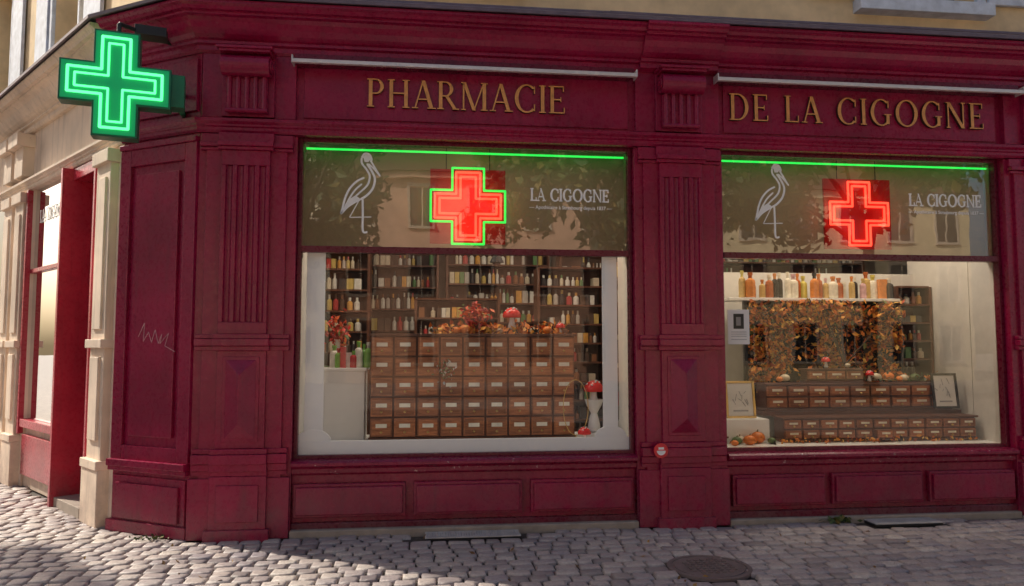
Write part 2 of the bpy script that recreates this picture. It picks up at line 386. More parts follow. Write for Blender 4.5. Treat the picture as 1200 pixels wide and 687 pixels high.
# side facade (recedes down the side street)
q=MB(xf_l)
def lb(*a): q.box(*a)
segs=[(.0,.60),(1.42,1.56),(2.90,3.95),(5.9,6.7),(8.7,14)]
for a,b in segs: lb(a,b,.02,.45,0,3.46)
lb(1.56,2.90,.05,.45,0,.75); lb(3.95,5.9,.05,.45,0,.6); lb(6.7,8.7,.05,.45,0,.6)
lb(0,14,.04,.5,3.46,4.62)
for a,b in ((.13,.49),(3.0,3.35),(3.5,3.85),(6.1,6.5),(9.0,9.4)):
    lb(a,b,-.05,.03,.55,3.30); lb(a+.07,b-.07,-.07,-.045,1.75,3.15); lb(a+.07,b-.07,-.075,-.045,.75,1.5)
    lb(a-.03,b+.03,-.08,.03,.0,.50); lb(a-.03,b+.03,-.095,.03,.50,.58); lb(a-.03,b+.03,-.09,.03,1.58,1.66); lb(a-.03,b+.03,-.09,.03,3.28,3.40)
    lb(a,b,-.08,.05,3.6,3.95); lb(a-.03,b+.03,-.15,.05,3.95,4.10)
obj(q,'side_facade_stone',M_cream,bld,.006)
w=MB(); w.profile(P_left,arch); obj(w,'side_architrave',M_cream,bld)
q=MB(xf_l)
q.box(.60,.65,-.03,.4,.0,3.4,0); q.box(1.36,1.42,-.10,.44,.0,3.42,0); q.box(.65,1.36,.0,.4,3.30,3.42,0)
q.box(.65,1.36,.36,.40,.12,3.3,1); q.box(.71,1.30,.33,.361,.3,1.1,1); q.box(.71,1.30,.33,.361,1.25,3.1,2)
q.box(1.42,1.56,-.05,.03,.0,3.42,0); q.box(2.90,2.97,-.03,.03,.6,3.42,0)
q.box(1.56,2.90,-.02,.055,.68,.77,0); q.box(1.61,2.85,.0,.05,.15,.6,0); q.box(1.56,2.90,.02,.07,2.44,2.49,0)
q.box(3.95,5.9,-.02,.06,.55,.62,0)
q.box(.60,1.42,-.06,.3,-.03,.10,3)
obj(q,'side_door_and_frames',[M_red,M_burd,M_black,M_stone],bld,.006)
q=MB(xf_l)
q.add([(1.56,.06,.76),(2.9,.06,.76),(2.9,.06,3.44),(1.56,.06,3.44)],[(0,1,2,3)]); q.add([(3.95,.06,.6),(5.9,.06,.6),(5.9,.06,3.44),(3.95,.06,3.44)],[(0,1,2,3)])
obj(q,'side_window_glass',M_glass,bld)
q=MB(xf_l)
for a,b,z0,z1,dp in ((1.56,2.90,.75,3.46,.085),(3.95,5.9,.5,3.46,.085)):
    q.add([(a,dp,z0),(b,dp,z0),(b,dp,z1),(a,dp,z1)],[(0,1,2,3)])
obj(q,'side_window_backing',plain('pale_yellow_blind',(.86,.74,.45),.7),bld)

def awn(a,b,nm):
    w=MB(); w.box(a,b,-.13,-.09,4.035,4.068,0); w.box(a+.01,b-.01,-.085,.05,4.05,4.128,1); w.box(a-.012,a,-.135,-.02,4.03,4.10,0); w.box(b,b+.012,-.135,-.02,4.03,4.10,0)
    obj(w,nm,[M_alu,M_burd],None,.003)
awn(-1.13,1.90,'retracted_awning'); awn(2.68,5.74,'retracted_awning'); awn(6.5,9.3,'retracted_awning')

# ------------------------------------------------------------------ serif lettering
def rect(a,b,c,d): return [(a,b),(c,b),(c,d),(a,d)]
def dg(x0,y0,x1,y1,wd): return [(x0,y0),(x0+wd,y0),(x1+wd,y1),(x1,y1)]
def arc(cx,cy,rx,ry,a0,a1,tx,ty,n=22):
    out=[]
    for i in range(n):
        t0=math.radians(a0+(a1-a0)*i/n); t1=math.radians(a0+(a1-a0)*(i+1)/n)
        out.append([(cx+rx*math.cos(t0),cy+ry*math.sin(t0)),(cx+rx*math.cos(t1),cy+ry*math.sin(t1)),(cx+(rx-tx)*math.cos(t1),cy+(ry-ty)*math.sin(t1)),(cx+(rx-tx)*math.cos(t0),cy+(ry-ty)*math.sin(t0))])
    return out
T=.125
def stem(x,top=True,bot=True,wd=T):
    l=[rect(x,0,x+wd,1)]
    if bot: l.append(rect(x-.06,0,x+wd+.06,.04))
    if top: l.append(rect(x-.06,.96,x+wd+.06,1))
    return l
G={
'P':(stem(.09)+[rect(.2,.955,.33,1),rect(.2,.46,.33,.505)]+arc(.33,.73,.27,.27,-90,90,.12,.045),.68),
'R':(stem(.09)+[rect(.2,.955,.33,1),rect(.2,.46,.33,.505)]+arc(.33,.73,.26,.27,-90,90,.12,.045)+[dg(.60,0,.30,.48,.13),rect(.57,0,.80,.04)],.80),
'H':(stem(.09)+stem(.60)+[rect(.2,.49,.62,.54)],.84),
'A':([dg(.08,0,.36,1,.055),dg(.62,0,.33,1,.13),rect(.2,.31,.6,.355),rect(.0,0,.22,.04),rect(.54,0,.83,.04)],.82),
'M':(stem(.1,wd=.055)+stem(.80,wd=T)+[dg(.44,.0,.09,1,.12),dg(.47,.0,.82,1,.05)],1.02),
'C':(arc(.48,.5,.43,.52,48,312,.135,.05)+[rect(.74,.68,.78,.95),rect(.74,.06,.78,.30)],.86),
'G':(arc(.48,.5,.43,.52,48,318,.135,.05)+[rect(.74,.68,.78,.95),rect(.68,.06,.80,.42),rect(.60,.40,.88,.44)],.94),
'O':(arc(.5,.5,.45,.52,0,360,.135,.05,36),1.0),
'I':(stem(.10),.33),
'E':(stem(.09)+[rect(.2,.955,.58,1),rect(.2,0,.60,.045),rect(.2,.48,.48,.525),rect(.54,.80,.58,.96),rect(.57,.04,.61,.22),rect(.45,.42,.48,.60)],.68),
'L':(stem(.09)+[rect(.2,0,.56,.045),rect(.53,.04,.57,.25)],.62),
'D':(stem(.09)+[rect(.2,.955,.36,1),rect(.2,0,.36,.045)]+arc(.34,.5,.42,.5,-90,90,.13,.045),.84),
'N':(stem(.1,bot=True,wd=.055)+stem(.72,bot=False,wd=.055)+[dg(.66,0,.07,1,.14)],.90),
' ':([],.42)}
def letters(txt,x0,x1,z0,h,yf,dep,name,mats,parent=None,bold=0):
    tot=sum(G[c][1] for c in txt)-.1; gap=((x1-x0)/h-tot)/(len(txt)-1) ; sx=1
    if gap<0: sx=(x1-x0)/(h*tot); gap=0
    w=MB(); x=x0/h; k=0
    for c in txt:
        for poly in G[c][0]:
            k+=1; e=(k%6)*.0003
            if bold:
                mx=sum(p[0] for p in poly)/4; mz=sum(p[1] for p in poly)/4
                poly=[(p[0]+bold*(1 if p[0]>mx else -1),p[1]+bold*(1 if p[1]>mz else -1)) for p in poly]
            P=[((x+ (p[0]-.03)*sx)*h, z0+p[1]*h) for p in poly]
            n=len(P)
            w.add([(p[0],yf-e,p[1]) for p in P]+[(p[0],yf+dep,p[1]) for p in P],[tuple(range(n))]+[(i,(i+1)%n,n+(i+1)%n,n+i) for i in range(n)],0)
            w.m[-n:]=[1]*n
        x+=G[c][1]*sx+gap
    return obj(w,name,mats,parent)
letters('PHARMACIE',-.51,1.27,3.715,.255,.022,.03,'shop_sign_lettering',[M_gold,M_golds])
letters('DE LA CIGOGNE',2.84,5.43,3.715,.255,.022,.03,'shop_sign_lettering',[M_gold,M_golds])
def logo(x0,x1,z):
    o=letters('LA CIGOGNE',x0,x1,z,(x1-x0)*.155,.141,.001,'window_logo_lettering',[M_decal,M_decal],bold=.03)
    cu=bpy.data.curves.new('tagline','FONT'); cu.body='— Apothicaire à Strasbourg depuis 1837 —'; cu.size=.047; cu.extrude=.0005; cu.offset=.0006
    t=bpy.data.objects.new('window_tagline',cu); sc.collection.objects.link(t); t.location=(x0-.01,.142,z-.075); t.rotation_euler=(math.pi/2,0,0); cu.materials.append(M_decal)
    bpy.context.view_layer.update(); t.scale.x=(x1-x0+.04)/max(.01,t.dimensions.x)
    t.parent=o
logo(.97,1.70,2.93); logo(4.70,5.46,2.965)
# small lettering on the side window
o=letters('LA CIGOGNE',0,.95,3.02,.14,0,.001,'side_window_lettering',[M_decal,M_decal],bold=.03)
p=xf_l(2.70,.052,0); o.location=(p[0],p[1],0); o.rotation_euler=(0,0,math.atan2(-d3.y,-d3.x))
def catmull(P,n=6):
    out=[]; Q=[P[0]]+P+[P[-1]]
    for i in range(1,len(Q)-2):
        for k in range(n):
            t=k/n; a,b,c,d=Q[i-1],Q[i],Q[i+1],Q[i+2]
            out.append(tuple(.5*((2*b[j])+(-a[j]+c[j])*t+(2*a[j]-5*b[j]+4*c[j]-d[j])*t*t+(-a[j]+3*b[j]-3*c[j]+d[j])*t**3) for j in (0,1)))
    out.append(P[-1]); return out
def stork(x0,z0,wd,h,name):
    w=MB()
    lines=[
     ([(.52,.93),(.60,.985),(.72,.975),(.78,.92),(.76,.88)],.010),
     ([(.76,.90),(.90,.79),(1.02,.70)],.008),([(.70,.86),(.86,.79),(1.02,.70)],.007),
     ([(.52,.93),(.53,.86),(.66,.78),(.74,.70),(.70,.60),(.56,.52)],.009),
     ([(.66,.86),(.80,.76),(.88,.66),(.82,.54),(.66,.45),(.50,.40)],.010),
     ([(.60,.68),(.40,.63),(.22,.54),(.10,.42),(.02,.26),(.0,.22),(.16,.30),(.34,.36),(.50,.40)],.009),
     ([(.54,.60),(.36,.52),(.22,.42),(.12,.32)],.008),
     ([(.60,.54),(.44,.47),(.30,.40)],.008),
     ([(.56,.42),(.57,.20),(.58,.0),(.70,-.01)],.009),
     ([(.48,.40),(.22,.17)],.008),([(.22,.17),(.80,.18)],.008)]
    k=0
    for l,hw in lines:
        P=[Vector((x0+q[0]*wd,z0+q[1]*h)) for q in (catmull(l) if len(l)>2 else l)]
        k+=1; y=.141-k*.0003; L_=[];R_=[]
        for i,pt in enumerate(P):
            d=(P[min(i+1,len(P)-1)]-P[max(i-1,0)]).normalized(); n=Vector((-d.y,d.x))*hw*(1 if 0<i<len(P)-1 else .5)
            L_.append(pt+n);R_.append(pt-n)
        vs=[(v.x,y,v.y) for v in L_]+[(v.x,y,v.y) for v in R_]; n=len(P)
        w.add(vs,[(i,i+1,n+i+1,n+i) for i in range(n-1)])
    for poly in ([(.02,.23),(.16,.31),(.34,.37),(.50,.41),(.36,.45),(.20,.40),(.10,.34)],[(.56,.94),(.62,.975),(.72,.965),(.76,.92),(.70,.88),(.60,.88)]):
        w.add([(x0+p[0]*wd,.1425,z0+p[1]*h) for p in poly],[tuple(range(len(poly)))])
    obj(w,name,M_decal)
stork(-.73,2.62,.33,.71,'stork_window_decal'); stork(3.13,2.64,.33,.70,'stork_window_decal')

# ------------------------------------------------------------------ neon crosses
def crosspts(hw,hh,aw): 
    return [(-aw,-hh),(aw,-hh),(aw,-aw),(hw,-aw),(hw,aw),(aw,aw),(aw,hh),(-aw,hh),(-aw,aw),(-hw,aw),(-hw,-aw),(-aw,-aw)]
def crosstube(w,cx,cz,y,hw,hh,aw,r,m):
    p=crosspts(hw,hh,aw)
    for i in range(12):
        a=p[i];b=p[(i+1)%12]; w.tube((cx+a[0],y,cz+a[1]),(cx+b[0],y,cz+b[1]),r,8,m)
        w.lathe([(r*.05,-r),(r*.7,-r*.7),(r,0),(r*.7,r*.7),(r*.05,r)],(cx+a[0],y,cz+a[1]),8,m)
def neon(cx,cz,green,name):
    w=MB(); w.box(cx-.345,cx+.345,.222,.245,cz-.345,cz+.345,0)
    w.prism([(cx+a,cz+b) for a,b in crosspts(.30,.31,.105)],.205,.221,'y',1)
    crosstube(w,cx,cz,.192,.26,.27,.07,.011,2); crosstube(w,cx,cz,.192,.30,.31,.11,.011,2)
    if green: crosstube(w,cx,cz,.190,.34,.35,.145,.010,3)
    w.tube((cx-.2,.23,cz+.34),(cx-.2,.23,3.43),.004,6,4); w.tube((cx+.2,.23,cz+.34),(cx+.2,.23,3.43),.004,6,4)
    obj(w,name,[M_rface,M_rfill if green else M_rface,M_rneon,M_gneon2,M_black])
neon(.40,2.875,True,'neon_cross_sign'); neon(4.21,2.885,False,'neon_cross_sign')
gc=empty('green_cross_sign',loc=(-2.46,-.36,3.68)); gc.rotation_euler=(0,0,math.radians(14))
w=MB(); w.prism(crosspts(.40,.43,.165),-.07,.07,'y',0)
w.prism(crosspts(.385,.415,.15),-.078,-.07,'y',1); w.prism(crosspts(.385,.415,.15),.07,.078,'y',1)
obj(w,'housing',[M_green,M_gface],gc,.004)
w=MB()
for y in (-.095,.095):
    crosstube(w,0,0,y,.335,.365,.10,.011,0); crosstube(w,0,0,y,.285,.315,.052,.009,0)
obj(w,'neon_tubes',M_gneon,gc)
w=MB(); w.box(.395,.50,-.04,.12,-.13,.14,0); w.tube((.45,.1,.08),(.50,.62,.08),.022,8,0); w.tube((.45,.1,-.08),(.50,.62,-.08),.022,8,0)
obj(w,'bracket',[M_green],gc,.004)
w=MB()
w.tube((.0,.0,.43),(.0,.0,.52),.018,8); w.tube((.0,.0,.52),(.36,.40,.56),.018,8)
w.tube((.36,.40,.56),(.42,.62,.50),.018,8); w.box(.10,.34,.10,.26,.50,.58)
obj(w,'iron_hanger',M_black,gc,.004)

# ------------------------------------------------------------------ display: window 1
def cabinet(name,x0,x1,y0,dep,z0,z1,cols,rows,top=.025):
    w=MB(); w.box(x0,x1,y0+.02,y0+dep,z0,z1,0); w.box(x0-.02,x1+.02,y0-.01,y0+dep+.01,z1,z1+top,0); w.box(x0-.012,x1+.012,y0+.0,y0+dep,z0-.03,z0,0)
    cw=(x1-x0)/cols; rh=(z1-z0)/rows
    dr=MB();hw=MB()
    for i in range(cols):
        for j in range(rows):
            a=x0+i*cw+.010; b=x0+(i+1)*cw-.010; c=z0+j*rh+.009; d=z0+(j+1)*rh-.009; y=y0-rr(0,.010)-(.05 if R()<.03 else 0)
            dr.box(a,b,y,y0+.03,c,d,0); dr.box(a+.012,b-.012,y-.006,y,c+.012,d-.012,0)
            mx=(a+b)/2; lw=(b-a)*.26; lh=min(.03,(d-c)*.2); lz=c+(d-c)*.60
            hw.box(mx-lw,mx+lw,y-.011,y-.0065,lz-lh*.6,lz+lh*.6,1)
            hw.lathe([(.001,-.012),(.011,-.006),(.013,0),(.011,.006),(.001,.012)],(mx,y-.016,c+(d-c)*.25),8,0)
    e=empty(name); obj(w,'carcass',M_woodd,e,.004); obj(dr,'drawers',M_wood,e,.003); obj(hw,'pulls_and_labels',[M_brass,M_label],e)
cabinet('apothecary_drawer_cabinet',-.485,1.45,.52,.38,.75,1.69,9,5)
w=MB()
for a,b in ((-1.02,-.86),(1.635,1.775)):
    w.box(a,b,.155,.165,.80,2.43,0); c=(a+b)/2
    w.prism([(c+.15*math.cos(math.radians(t)),.775+.10*math.sin(math.radians(t))) for t in range(0,181,12)],.153,.167,'y',0)
w.box(-1.065,1.875,.152,.170,.645,.775,0)
obj(w,'white_window_poster_frame',M_decal,None,.002)
w=MB()
w.box(-1.06,-.55,.75,1.10,.70,1.36,0); w.box(-1.06,-.53,.73,1.12,1.36,1.39,0)
obj(w,'white_counter',M_white,None,.006)
BP=[(.030,0),(.034,.01),(.034,.13),(.030,.15),(.013,.165),(.013,.19),(.017,.19),(.017,.215),(.004,.217)]
def bottles(name,x0,x1,y,z,n,s,mat,jy=.06):
    w=MB()
    for i in range(n):
        x=x0+(x1-x0)*(i+.5)/n; k=s*rr(.75,1.2); wk=s*rr(.8,1.35); yy=y+rr(-jy,jy)
        if R()<.3: w.box(x-.03*wk,x+.03*wk,yy-.03,yy+.03,z,z+.17*k); continue
        w.lathe([(r*wk,zz*k) for r,zz in BP[:5]],(x,yy,z),12,0)
        w.lathe([(r*wk*1.05,zz*k) for r,zz in BP[4:]],(x,yy,z),10,0)
    return obj(w,name,mat,smooth=False)
bottles('cosmetic_bottles',-.88,-.50,.85,1.39,8,1.0,M_bottg)
def pumpkin(w,x,y,z,r,m=0,sq=.75):
    prof=[(r*max(.04,math.sin(math.pi*k/10)),r*sq*(1-math.cos(math.pi*k/10))) for k in range(11)]
    w.lathe(prof,(x,y,z),32,m,ribs=16,ra=.16); w.tube((x,y,z+r*sq*1.9),(x+r*.15,y,z+r*sq*2.35),(r*.13,r*.08),6,3)
def mushroom(w,x,y,z,s):
    w.lathe([(.03*s,0),(.035*s,.02*s),(.022*s,.07*s),(.02*s,.12*s)],(x,y,z),12,1)
    cp=[(.075*s,.10*s),(.08*s,.115*s),(.07*s,.145*s),(.045*s,.172*s),(.02*s,.183*s),(.002*s,.185*s)]
    w.lathe(cp,(x,y,z),18,0)
    for i in range(11):
        a=i*2.4; k=.3+.6*((i*37)%10)/10; r=.07*s*k; h=.10*s+.085*s*math.sqrt(max(0,1-k*k*.9)); w.lathe([(.001,-.008*s),(.009*s,0),(.001,.008*s)],(x+r*math.cos(a),y+r*math.sin(a)-.006*s,z+h),7,1)
e=empty('pumpkin_display')
w=MB()
for i in range(17):
    x=rr(.2,1.3); r=rr(.03,.055); pumpkin(w,x,rr(.6,.82),1.715,r,random.choice([0,0,1,2]))
pumpkin(w,.40,.62,1.715,.06,0);pumpkin(w,1.2,.6,1.715,.05,0)
obj(w,'pumpkins',[M_pump,M_pumpw,M_pumpg,M_stem],e,smooth=True)
def foliage(name,gen,n,s,mat):
    w=MB()
    for i in range(n):
        c=Vector(gen()); a=Vector((rr(-1,1),rr(-1,1),rr(-1,1))).normalized(); b=a.orthogonal().normalized(); k=s*rr(.6,1.4)
        b=Matrix.Rotation(rr(0,6.28),3,a)@b
        cr=a.cross(b)
        w.add([tuple(c-b*k),tuple(c+cr*k*.55-b*k*.15),tuple(c+b*k+a*k*.25),tuple(c-cr*k*.55-b*k*.15)],[(0,1,2,3)])
    return obj(w,name,mat)
def mush(x,y,z,s): 
    w=MB(); mushroom(w,x,y,z,s); obj(w,'toadstool_ornament',[M_mred,M_cer],smooth=True)
mush(.86,.68,1.76,1.15); mush(1.63,.5,1.04,1.25); mush(1.50,.34,.70,.8); mush(1.33,.62,1.715,.6)
M_rfl=island('red_flowers',[(0,(.7,.03,.02)),(.5,(.75,.14,.03)),(.75,(.35,.02,.02)),(.9,(.1,.15,.03))])
foliage('red_flower_bouquet',lambda:(.48+random.gauss(0,.06),.68+random.gauss(0,.04),1.88+random.gauss(0,.06)),260,.03,M_rfl)
foliage('red_flower_bouquet',lambda:(-.84+random.gauss(0,.045),1.0+random.gauss(0,.04),1.74+random.gauss(0,.06)),160,.03,M_rfl)
w=MB(); w.lathe([(.03,0),(.05,.03),(.045,.12),(.025,.2),(.035,.28)],(-.84,1.0,1.39),16); obj(w,'flower_vase',M_cer)
foliage('autumn_garland',lambda:(rr(.05,1.4),rr(.56,.85),1.72+abs(random.gauss(0,.05))),480,.035,M_leaf)
foliage('heather_bouquet',lambda:(.20+random.gauss(0,.04),.46+random.gauss(0,.02),1.38+random.gauss(0,.05)),110,.018,island('flowers',[(0,(.7,.7,.65)),(.25,(.12,.18,.07)),(.65,(.45,.15,.12))]))
w=MB(); w.lathe([(.02,0),(.05,.01),(.06,.05),(.045,.13),(.03,.18),(.07,.25),(.09,.31)],(1.63,.50,.78),20,0); w.box(1.54,1.72,.42,.58,.70,.78,0)
obj(w,'ceramic_vase',M_cer,smooth=False)
w=MB()
for i in range(28):
    a=2*math.pi*i/28;b=2*math.pi*(i+1)/28; w.tube((1.44+.12*math.cos(a),.44,1.02+.26*math.sin(a)),(1.44+.12*math.cos(b),.44,1.02+.26*math.sin(b)),.004,6,0)
w.tube((1.44,.44,.76),(1.44,.44,.71),.006,6,0); w.lathe([(.05,0),(.05,.01),(.01,.015)],(1.44,.44,.70),14,0)
obj(w,'brass_hoop_stand',M_brass)
def shelf(name,x0,x1,y,z0,z1,n,dens=.9,rot=None,back=M_woodd):
    e=empty(name); w=MB(); w.box(x0,x1,y+.28,y+.31,z0,z1); w.box(x0,x0+.03,y,y+.28,z0,z1); w.box(x1-.03,x1,y,y+.28,z0,z1)
    p=MB(); h=(z1-z0)/n
    for i in range(n+1): w.box(x0+.03,x1-.03,y+.0,y+.28,z0+i*h-.010,z0+i*h+.010)
    for i in range(n):
        x=x0+.05
        while x<x1-.12:
            ww=rr(.045,.085); hh=h*rr(.4,.8); cnt=random.randint(1,4); kind=R()
            if R()<dens:
                for _ in range(cnt):
                    if x>x1-.12: break
                    if kind<.28: p.box(x,x+ww*.92,y+.04,y+.22,z0+i*h+.011,z0+i*h+.011+hh*.8)
                    else:
                        cx=x+ww*.46; zb=z0+i*h+.011
                        p.lathe([(ww*.38,0),(ww*.42,.01),(ww*.42,hh*.60),(ww*.16,hh*.74)],(cx,y+.08,zb),10)
                        p.lathe([(ww*.17,hh*.74),(ww*.19,hh*.75),(ww*.19,hh),(ww*.1,hh)],(cx,y+.08,zb),8)
                    x+=ww*1.02
            else: x+=ww
            x+=rr(0,.02)
    obj(w,'shelving',back,e); obj(p,'products',M_prod,e)
shelf('product_shelf',-1.3,.2,3.2,.1,3.2,11); shelf('product_shelf',.3,1.7,3.4,.1,3.2,12); shelf('product_shelf',1.8,3.6,3.2,.1,3.2,9)
shelf('product_shelf',-.1,.9,2.2,.1,2.15,9,.8); shelf('product_shelf',1.3,2.1,1.9,.1,2.5,11,.85); shelf('product_shelf',-1.4,-.6,2.0,.1,2.7,11,.85)
shelf('product_shelf',5.16,5.58,1.08,.66,2.25,8); shelf('product_shelf',3.7,6.5,3.8,.1,3.2,8); shelf('product_shelf',6.6,9.2,1.6,.1,2.8,8)
w=MB()
for x,y in ((-.3,1.9),(.9,2.6),(3.7,1.9),(4.3,1.9)): w.tube((x,y,3.4),(x,y,2.75),.006,6); w.lathe([(.02,.12),(.05,.08),(.09,0),(.085,0)],(x,y,2.63),14)
obj(w,'pendant_lamps',M_black)

# ------------------------------------------------------------------ display: window 2
cabinet('drawer_cabinet',3.50,5.53,.42,.22,.69,.885,11,2,.02)
cabinet('drawer_cabinet',3.45,5.46,.68,.25,.97,1.20,9,2,.02)
cabinet('drawer_box',3.92,4.55,.74,.14,1.25,1.35,3,1,.015)
w=MB(); w.box(3.40,5.56,.66,1.0,.90,.94,0); obj(w,'wooden_display_board',M_woodd,None,.004)
w=MB(); w.box(3.36,3.40,.98,1.02,.94,2.08,0); w.box(5.12,5.15,.98,1.02,.94,2.08,0); w.box(3.20,5.14,.98,1.3,2.08,2.11,1); w.box(3.40,5.12,1.03,1.05,.94,2.08,2)
obj(w,'display_frame_shelf',[M_black,M_white,M_mat],None,.003)
CL=[(rr(3.45,5.08),rr(1.2,2.04),rr(.05,.12)) for _ in range(44)]+[(rr(3.42,5.1),rr(1.85,2.04),.07) for _ in range(14)]+[(rr(3.42,3.7),rr(1.2,2.0),.08) for _ in range(10)]
def g2():
    c=random.choice(CL); return (min(5.11,max(3.41,c[0]+random.gauss(0,c[2]))),rr(.88,1.02),min(2.07,c[1]+random.gauss(0,c[2]*.8)))
foliage('autumn_leaf_arrangement',g2,4600,.032,M_leaf)
bottles('perfume_bottles',3.36,5.1,1.1,2.115,24,1.15,M_bott)
w=MB()
for x,y,z,r,m in ((2.98,.34,.66,.05,2),(3.10,.32,.66,.06,0),(3.22,.42,.66,.075,0),(3.04,.42,.66,.05,1),(3.34,.36,.66,.04,2),(2.93,.27,.66,.035,0),
    (3.70,.78,1.235,.05,1),(4.70,.78,1.235,.055,1),(4.85,.80,1.235,.06,0),(5.0,.76,1.235,.045,1),(5.15,.80,1.235,.05,2),(3.62,.74,1.235,.035,0),(4.4,.80,1.375,.03,1),(4.92,.72,1.235,.035,0),(5.28,.78,1.235,.04,0)):
    pumpkin(w,x,y,z,r,m)
obj(w,'pumpkin_group',[M_pump,M_pumpw,M_pumpg,M_stem],smooth=True)
mush(4.15,.78,1.375,.6); mush(4.6,.74,1.235,.6)
foliage('leaf_garland',lambda:(rr(2.9,5.5),rr(.3,.40) ,.675+abs(random.gauss(0,.015))),160,.022,M_leaf)
foliage('leaf_garland',lambda:(rr(4.6,5.45),rr(.72,.9) ,1.24+abs(random.gauss(0,.03))),200,.022,island('green_garland',[(0,(.05,.1,.03)),(.5,(.3,.15,.03)),(.7,(.03,.05,.02))]))
w=MB()
for i in range(7):
    a=rr(-.5,.5); w.tube((4.4,.85,1.4),(4.4+a,.8,1.75+rr(-.05,.2)),(.008,.004),6)
obj(w,'branch_ornament',M_bark)
def frame(name,cx,cz,y,wd,h,tilt,mf,kind):
    e=empty(name,loc=(cx,y,cz)); e.rotation_euler=(tilt,0,0)
    w=MB(); t=.022
    w.box(-wd/2,wd/2,0,.02,0,t,0); w.box(-wd/2,wd/2,0,.02,h-t,h,0); w.box(-wd/2,-wd/2+t,0,.02,t,h-t,0); w.box(wd/2-t,wd/2,0,.02,t,h-t,0)
    w.box(-wd/2+t,wd/2-t,.012,.018,t,h-t,1); obj(w,'frame',[mf,M_paper],e,.002)
    w=MB()
    if kind:
        for i in range(9): 
            x=rr(-.3,.3)*wd; z=h*rr(.25,.7); w.tube((x,.010,z),(x+rr(-.05,.05),.010,z+rr(.02,.07)),.003,5)
        w.box(-wd*.25,wd*.25,.009,.0115,h*.18,h*.22)
    obj(w,'drawing',M_grey,e)
frame('framed_picture',3.08,.90,.44,.30,.36,-.12,M_brass,1)
frame('framed_picture',5.36,.96,.60,.28,.36,-.12,M_black,1)
w=MB(); w.box(2.90,3.35,.42,.70,.66,.89); obj(w,'white_plinth_box',M_white,None,.004)
w=MB(); w.box(2.83,3.04,.139,.142,1.615,1.94,0); w.box(2.885,2.985,.136,.139,1.76,1.90,1); w.box(2.91,2.955,.134,.136,1.79,1.87,3)
for z in (1.73,1.71,1.69,1.66): w.box(2.86,3.01,.136,.1385,z-.003,z+.003,2)
obj(w,'notice_poster',[M_paper,M_black,M_grey,plain('portrait_tone',(.35,.33,.31),.7)])
def area(x,y,z,sx,sy,p,rot=(0,0,0),col=(1,.84,.66)):
    l=bpy.data.lights.new('shop_ceiling_light','AREA'); l.shape='RECTANGLE'; l.size=sx; l.size_y=sy; l.energy=p; l.color=col
    o=bpy.data.objects.new('shop_ceiling_light',l); o.location=(x,y,z); o.rotation_euler=rot; sc.collection.objects.link(o)
    w=MB(); w.box(x-sx/2,x+sx/2,y-sy/2,y+sy/2,z+.02,z+.06); obj(w,'ceiling_lamp',M_alu)
area(.4,.75,3.35,2.6,.3,34); area(4.2,.75,3.35,2.5,.3,32); area(3,2.6,3.38,6,1.0,24)

# ------------------------------------------------------------------ small street things
w=MB(); w.prism([(2.09+.065*math.cos(math.radians(t)),.68+.065*math.sin(math.radians(t))) for t in range(0,360,15)],-.112,-.100,'y',0)
w.prism([(2.09+.04*math.cos(math.radians(t)),.68+.04*math.sin(math.radians(t))) for t in range(180,361,15)],-.1135,-.1122,'y',1); w.box(2.065,2.115,-.1135,-.1122,.69,.71,1)
obj(w,'round_sticker',[plain('sticker_red',(.75,.04,.05),.4,bmp=0),M_decal])
w=MB()
w.lathe([(.30,-.012),(.30,.010),(.27,.012),(.268,.004),(.25,.004),(.248,.010),(.002,.012)],(2.07,-1.25,0),40,0)
for i in range(-4,5):
    for j in range(-4,5):
        if i*i+j*j<15: w.box(2.07+i*.05-.014,2.07+i*.05+.014,-1.25+j*.05-.014,-1.25+j*.05+.014,.011,.018,0)
obj(w,'manhole_cover',plain('cast_iron',(.22,.17,.16),.6,metal=.2))
def grate(x0,x1,y0,y1):
    w=MB(); w.box(x0,x1,y0,y1,-.01,.012,1); w.box(x0,x1,y0,y0+.02,.012,.022,0); w.box(x0,x1,y1-.02,y1,.012,.022,0)
    n=int((x1-x0)/.022)
    for i in range(n): w.box(x0+i*.022,x0+i*.022+.015,y0+.02,y1-.02,.012,.021,0)
    for i in range(3): w.box(x0,x1,y0+.04+i*.05,y0+.048+i*.05,.012,.0225,0)
    obj(w,'drain_grate',[plain('galvanised_steel',(.55,.54,.53),.5,metal=.1),M_black])
grate(.03,.83,-.24,-.045); grate(4.02,4.66,-.22,-.035)
foliage('weed_tuft',lambda:(3.75+random.gauss(0,.07),-.07+random.gauss(0,.02),.02+abs(random.gauss(0,.02))),60,.03,M_tleaf)
foliage('weed_tuft',lambda:(-2.2+random.gauss(0,.1),.05+random.gauss(0,.03),.01+abs(random.gauss(0,.012))),40,.02,M_tleaf)
foliage('fallen_leaves',lambda:(rr(-4,6),rr(-2.5,-.1),.012),60,.02,island('dry_leaves',[(0,(.25,.13,.04)),(.5,(.4,.22,.05))]))
w=MB(xf_ch); P=[(.62,1.68),(.55,1.80),(.56,1.64),(.50,1.72),(.46,1.63),(.42,1.74),(.38,1.62),(.34,1.70),(.36,1.62),(.26,1.71),(.30,1.60),(.18,1.55)]
for a,b in zip(P,P[1:]): 
    w.tube((a[0],-.0095,a[1]),(b[0],-.0095,b[1]),.0028,5)
obj(w,'scratched_graffiti',plain('scratch',(.6,.35,.38),.6))

